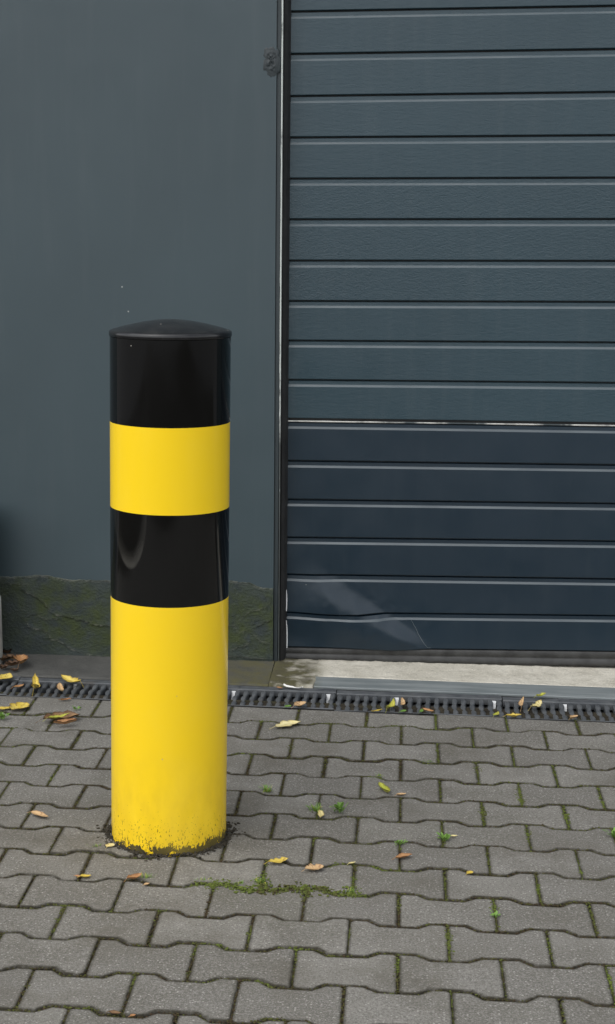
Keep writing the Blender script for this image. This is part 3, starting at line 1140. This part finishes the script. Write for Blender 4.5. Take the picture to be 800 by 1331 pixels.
# ------------------------------------------------------------------ low post cut off by the left edge of the picture
pp = gnd(-3, 862)
post = empty('guard_post', (pp.x-.06, pp.y-.015, 0))
tag(post, 'low dark-topped post with pale lower half, cut off by the photo edge', 'post')
def post_ring(name, prof, mat):
    v, f = [], []
    N = 40
    for rr, z in prof:
        for i in range(N):
            a = 2*math.pi*i/N
            v.append((math.cos(a)*rr, math.sin(a)*rr, z))
    for j in range(len(prof)-1):
        for i in range(N):
            k = (i+1) % N
            f.append((j*N+i, j*N+k, (j+1)*N+k, (j+1)*N+i))
    return mesh(name, v, f, mat, post, True)
post_ring('foot', [(.080, -.02), (.080, .16), (.079, .2245), (.072, .226)], M['post_pale'])
post_ring('cover', [(.060, .2262), (.0765, .2266), (.0765, .50), (.070, .515), (.040, .522), (.0001, .523)], M['post_dark'])

# ------------------------------------------------------------------ fallen leaves
def leaf(px0, py0, px1, py1, wid, mat, label, curl=.25, fold=.2, shape='oval', z=.0015, name='leaf', group='fallen leaves on the ground', cat='leaf'):
    """A leaf from its stalk (px0, py0) to its tip (px1, py1); wid is its width over its length."""
    a, b = gnd(px0, py0, z), gnd(px1, py1, z)
    d = b-a
    ln = max(.010, d.length)
    ang = math.atan2(d.y, d.x)
    r = random.Random(int(px0*31+py0*7))
    NL, NWD = 16, 6
    v, f, rim = [], [], []
    hw = []
    for i in range(NL+1):
        u = i/NL
        if shape == 'oval':
            k = math.sin(math.pi*u**.85)**.8
        elif shape == 'lobed':
            k = math.sin(math.pi*u**.9)**.7*(.72+.32*abs(math.sin(u*math.pi*3.2)))
        elif shape == 'thin':
            k = math.sin(math.pi*u)**.5
        else:                                  # scrap: torn
            k = .8+.2*math.sin(u*9+px0)
        hw.append(max(.03, k)*wid*.5*ln*(1+r.uniform(-.10, .10)))
    for side in (1, 0):
        for i in range(NL+1):
            u = i/NL
            for j in range(NWD+1):
                s = -1+2*j/NWD
                x = (u-.5)*ln
                y = s*hw[i]+.06*ln*math.sin(u*3+px0)
                hgt = curl*ln*((u-.5)**2*1.3)+fold*abs(s)**1.4*hw[i]+.05*ln*nz(u*3+px0, s*1.7, py0)+.03*ln
                v.append((x, y, max(.0004, hgt)+(.0004 if side else 0)))
                rim.append(1.0 if abs(s) > .95 or i in (0, NL) else (.45 if abs(s) < .05 else 0))
    per = (NL+1)*(NWD+1)
    for i in range(NL):
        for j in range(NWD):
            q0 = i*(NWD+1)+j
            f.append((q0, q0+NWD+1, q0+NWD+2, q0+1))
            q1 = per+q0
            f.append((q1, q1+1, q1+NWD+2, q1+NWD+1))
    border = [i*(NWD+1) for i in range(NL+1)]+[NL*(NWD+1)+j for j in range(1, NWD+1)]+[i*(NWD+1)+NWD for i in range(NL-1, -1, -1)]+[j for j in range(NWD-1, 0, -1)]
    for p, q_ in zip(border, border[1:]+border[:1]):
        f.append((p, q_, per+q_, per+p))
    if shape in ('oval', 'lobed'):             # stalk
        b0_ = len(v)
        hh = v[NWD//2][2]
        for t_ in range(5):
            u = t_/4
            cx_, cz_ = -.5*ln-.22*ln*u, max(.0008, hh*(1-u))
            for ay, az in ((-.0006, 0), (.0006, 0), (0, .0010)):
                v.append((cx_, ay+.03*ln*u*u+.06*ln*math.sin(px0), cz_+az))
                rim.append(.6)
        for t_ in range(4):
            for e in range(3):
                p = b0_+t_*3+e
                q_ = b0_+t_*3+(e+1) % 3
                f.append((p, q_, q_+3, p+3))
    o = mesh(name, v, f, mat, None, True, loc=((a.x+b.x)/2, (a.y+b.y)/2, z))
    o.rotation_euler = (0, 0, ang)
    fattr(o, 'rim', rim)
    tag(o, label, cat, group)
    return o
Y_, P_, O_, B_, T_, L_, G_ = (M['leaf_'+k] for k in ('yellow', 'pale', 'orange', 'brown', 'tan', 'lime', 'green'))
GZ = .004
leaf(-3, 887, 13, 879, .7, Y_, 'yellow leaf on the grate at the left edge, below the dry leaf heap', .35, .3, 'oval', GZ)
leaf(17, 895, 32, 892, .45, O_, 'orange-brown curled leaf on the drain grate right of the yellow leaf at the left edge', .4, .5, 'oval', GZ)
leaf(42, 903, 49, 888, .22, Y_, 'golden crumpled leaf standing across the near rim of the grate', .7, .8, 'lobed', GZ)
leaf(104, 892, 80, 884, .42, Y_, 'long yellow leaf with a curled tip across the drain slots left of the bollard', .5, .4, 'lobed', GZ)
leaf(79, 892, 82, 902, .24, T_, 'small pinkish tan leaf in a drain slot below the long yellow leaf', .3, .4, 'oval', GZ)
leaf(76, 912, 93, 910, .22, O_, 'thin reddish orange leaf lying flat on the cut stone in front of the drain', .3, .9, 'thin')
leaf(-4, 923, 18, 920, .5, Y_, 'flat yellow leaf at the left edge on the first full row of stones', .15, .2, 'oval')
leaf(32, 917, 16, 926, .85, Y_, 'broad round yellow leaf touching the flat one near the left edge', .25, .3, 'lobed')
leaf(57, 940, 104, 934, .62, B_, 'large crumpled brown leaf on the stones left of the bollard', .30, .45, 'lobed')
leaf(62, 937, 92, 932, .30, L_, 'olive strip of withered leaf on top of the large crumpled brown leaf', .4, .6, 'lobed', .014)
leaf(70, 944, 100, 940, .30, O_, 'rusty rolled leaf on the near side of the large crumpled brown leaf', .4, 1.0, 'thin', .008)
leaf(358, 947, 391, 941, .50, P_, 'pale yellow oval leaf with a wavy rim on the stones right of the bollard', .15, .2, 'lobed')
leaf(371, 920, 379, 918, .7, G_, 'small green leaf on the grate beside the tan leaf above the pale oval one', .3, .3, 'oval', GZ)
leaf(382, 920, 399, 916, .6, T_, 'tan and orange leaf across the drain slots above the pale oval leaf', .4, .5, 'oval', GZ)
leaf(360, 894, 368, 895, .6, O_, 'tiny orange leaf behind the drain beside the white paper scrap', .2, .3, 'oval', GZ)
leaf(369, 892.5, 393, 896.5, .22, M['scrap'], 'white torn paper scrap lying behind the drain near the door frame', .2, .3, 'scrap', GZ, 'paper_scrap', None, 'paper scrap')
leaf(482, 925, 498, 923.5, .18, Y_, 'thin yellow leaf stalk on the near rim of the grate above a paving joint', .2, .4, 'thin', GZ)
leaf(505, 925, 510, 915, .24, L_, 'yellow-green leaf upright in the slot left of a bright clip', .6, .5, 'oval', GZ)
leaf(520, 926, 529, 924, .55, G_, 'green fragment of leaf below the bright clip in the middle of the drain', .2, .3, 'oval', GZ)
leaf(524, 921, 521, 911, .18, T_, 'narrow tan leaf lying over the bright clip in the middle of the drain', .3, .4, 'thin', .006)
leaf(545, 927, 551, 923, .35, G_, 'small green leaf left of the rusty leaf on the near rim of the grate', .3, .3, 'oval', GZ)
leaf(550, 923, 564, 926.5, .42, O_, 'rusty orange leaf on the near rim of the grate', .4, .6, 'oval', GZ)
leaf(643, 932, 647, 927, .4, L_, 'tiny yellow-green leaf under the clip right of the middle of the drain', .3, .4, 'oval', GZ)
leaf(658, 932, 678, 932, .45, Y_, 'ragged orange-yellow leaf along the near rim of the grate', .4, .7, 'lobed', GZ)
leaf(679, 923, 680, 911, .16, T_, 'ochre leaf lengthwise in a drain slot left of the cream leaf', .35, .5, 'oval', .006)
leaf(689, 923, 705, 915, .34, P_, 'cream coloured leaf bridging two slots on the right part of the drain', .4, .4, 'lobed', .006)
leaf(697, 907, 710, 904, .45, L_, 'lime green leaf behind the drain against the steel edge', .5, .5, 'lobed', .008)
leaf(742, 936, 751, 933, .5, T_, 'tan folded leaf on the near rim of the grate at the far right', .6, .9, 'oval', GZ)
leaf(39, 1059, 64, 1064, .42, T_, 'light tan leaf alone on a stone left of the bollard', .25, .5, 'oval')
leaf(495, 1023, 505, 1035, .28, L_, 'yellow-green rolled leaf beside a mossy joint right of the bollard', .5, .9, 'oval')
leaf(516, 1035, 528, 1033, .45, T_, 'small tan leaf right of the yellow-green rolled leaf', .4, .6, 'oval')
leaf(415, 1056, 417, 1066, .3, P_, 'pale yellow petal-like leaf below a grass tuft', .3, .5, 'oval')
leaf(514, 1117, 537, 1114, .40, O_, 'rust-red folded leaf lying below a mossy joint', .3, .8, 'oval')
leaf(349, 1123, 375, 1119, .55, Y_, 'bright yellow leaf right of the foot of the bollard', .3, .4, 'lobed')
leaf(398, 1133, 420, 1128, .75, T_, 'lacy tan skeleton of a leaf right of the bright yellow leaf', .3, .4, 'lobed')
leaf(104, 1141, 119, 1140, .6, Y_, 'yellow leaf with a brown edge in the joint left below the bollard', .4, .6, 'oval')
leaf(98, 1139, 107, 1141, .5, O_, 'brown-orange bit of leaf touching the yellow leaf left below the bollard', .3, .5, 'oval')
leaf(166, 1146, 184, 1139, .5, O_, 'orange-tan curled leaf in the mossy joint below the bollard', .5, .7, 'oval')
leaf(187, 1151, 195, 1149, .6, T_, 'tiny pinkish leaf right of the orange-tan curled leaf', .3, .5, 'oval')
leaf(607, 1137, 615, 1134, .75, Y_, 'tiny yellow leaf alone on a stone in the right half', .3, .5, 'oval')
leaf(140, 1103, 147, 1098, .8, P_, 'tiny pale leaf at the left foot of the bollard', .3, .4, 'oval')
leaf(142, 1317, 158, 1319, .5, B_, 'dark brown leaf in a joint at the bottom of the photo', .4, .6, 'oval')
leaf(169, 1322, 177, 1320, .7, O_, 'small rusty leaf right of the dark brown leaf at the bottom', .3, .5, 'oval')
leaf(585, 1088, 595, 1087, .45, P_, 'pale pinkish leaf tip beside the small weed right of the middle', .3, .5, 'oval')
leaf(454, 1124, 462, 1121, .4, P_, 'faded narrow leaf in the mossy joint right of the lacy tan leaf', .3, .5, 'oval')
leaf(735, 895, 744, 894, .4, O_, 'small orange leaf on the steel edge by the drain at the right', .3, .5, 'oval', .009) if False else None
# dry leaves swept into the corner at the foot of the wall
heap = [(2, 852, 20, 847, M['leaf_dry'], 'topmost dark brown dry leaf of the heap by the low post'), (0, 862, 19, 857, M['leaf_dry'], 'dry brown leaf in the middle of the heap by the low post'),
        (8, 868, 26, 864, M['leaf_dry'], 'dark dry leaf at the near right of the heap by the low post'), (-3, 871, 12, 868, M['leaf_dry'], 'dry brown leaf at the foot of the heap, by the drain'),
        (24, 868, 33, 859, O_, 'pinkish rust leaf standing at the right end of the heap by the low post'), (10, 856, 24, 858, B_, 'reddish dry leaf on top of the heap by the low post'),
        (14, 873, 25, 872, M['leaf_dry'], 'small dark leaf between the heap and the drain')]
for i, (a, b, c, d, mt, lb) in enumerate(heap):
    leaf(a, b, c, d, .6, mt, lb, .7, .9, 'lobed', .006+.006*(i % 3), 'leaf', 'dry leaves heaped in the corner')

# ------------------------------------------------------------------ weeds in the joints
def weed(px, py, hgt, nb, label, seed, broad=False, spread=1.0, mats=None):
    hgt *= .85
    p = gnd(px, py)
    r = random.Random(seed)
    root = empty('weed', (p.x, p.y, 0))
    tag(root, label, 'weed', 'weeds growing in the joints')
    for part, mt, cnt in (('green_blade', G_, nb), ('withered_blade', L_ if not broad else G_, max(2, nb//4))):
        v, f, rim = [], [], []
        for i in range(cnt):
            a = r.uniform(0, 6.283)
            ln = hgt*r.uniform(.55, 1.25)
            lean = r.uniform(.35, 1.25)*spread
            wd = hgt*(r.uniform(.10, .17) if broad else r.uniform(.035, .06))
            ox, oy = r.gauss(0, .004)*spread, r.gauss(0, .003)
            b = len(v)
            NS = 6
            for k in range(NS+1):
                u = k/NS
                rr = math.sin(lean*u)*ln*.8
                zz = ln*u*math.cos(lean*u*.9)*.8
                ww = wd*(math.sin(math.pi*min(1, u*.9+.06))**.8 if broad else (1-u)**.6+.05)
                if broad and u < .45:
                    ww *= .25
                cx_, cy_ = ox+math.cos(a)*rr, oy+math.sin(a)*rr
                nx_, ny_ = -math.sin(a), math.cos(a)
                v += [(cx_-nx_*ww, cy_-ny_*ww, max(0, zz)+ww*.3), (cx_, cy_, max(0, zz)), (cx_+nx_*ww, cy_+ny_*ww, max(0, zz)+ww*.3)]
                rim += [0, .2, 0]
            for k in range(NS):
                for j in range(2):
                    q0 = b+k*3+j
                    f.append((q0, q0+1, q0+4, q0+3))
        o = mesh(part, v, f, mt, root, True)
        fattr(o, 'rim', rim)
weed(346, 1029, .030, 34, 'grass tuft on a stone close to the right side of the bollard', 1, False, 1.3)
weed(410, 1054, .030, 30, 'grass tuft with withered blades above the pale petal-like leaf', 2, False, 1.3)
weed(443, 1056, .040, 16, 'bright green broad-leaved weed right of the tuft with withered blades', 3, True, .9)
weed(577, 1092, .028, 16, 'small weed in a joint right of the middle beside a pale leaf tip', 4, True, 1.2)
weed(519, 1098, .018, 18, 'low green weed above the rust-red folded leaf', 5, True, 1.2)
weed(3, 935, .035, 18, 'green weed at the left edge below the flat yellow leaf', 6, True, 1.1)
weed(101, 923, .022, 10, 'small green weed in the joint above the large crumpled brown leaf', 7, True, 1.1)
weed(643, 1192, .016, 14, 'small clover-like weed in a joint in the lower right', 8, True, 1.3)
weed(797, 1088, .030, 18, 'green weed cut off by the right edge of the photo', 9, True, 1.1)
weed(337, 1147, .020, 30, 'low green tuft in the mossy joint below the bright yellow leaf', 10, False, 1.5)
weed(262, 1146, .016, 14, 'low green tuft in the joint right below the bollard', 11, False, 1.4)
weed(190, 1141, .018, 16, 'low green tuft in the joint beside the orange-tan curled leaf', 12, False, 1.4)
weed(310, 1150, .016, 22, 'low green tuft at the left end of the mossy joint', 13, False, 1.5)
weed(456, 1160, .016, 18, 'low green tuft at the right end of the mossy joint', 14, False, 1.4)
weed(558, 990, .014, 16, 'low green tuft in the far joint left of the wide mossy one', 15, False, 1.5)
weed(494, 1009, .014, 20, 'low green tuft above the yellow-green rolled leaf', 16, False, 1.6)
weed(125, 1101, .014, 20, 'low green tuft in the joint left of the foot of the bollard', 17, False, 1.5)
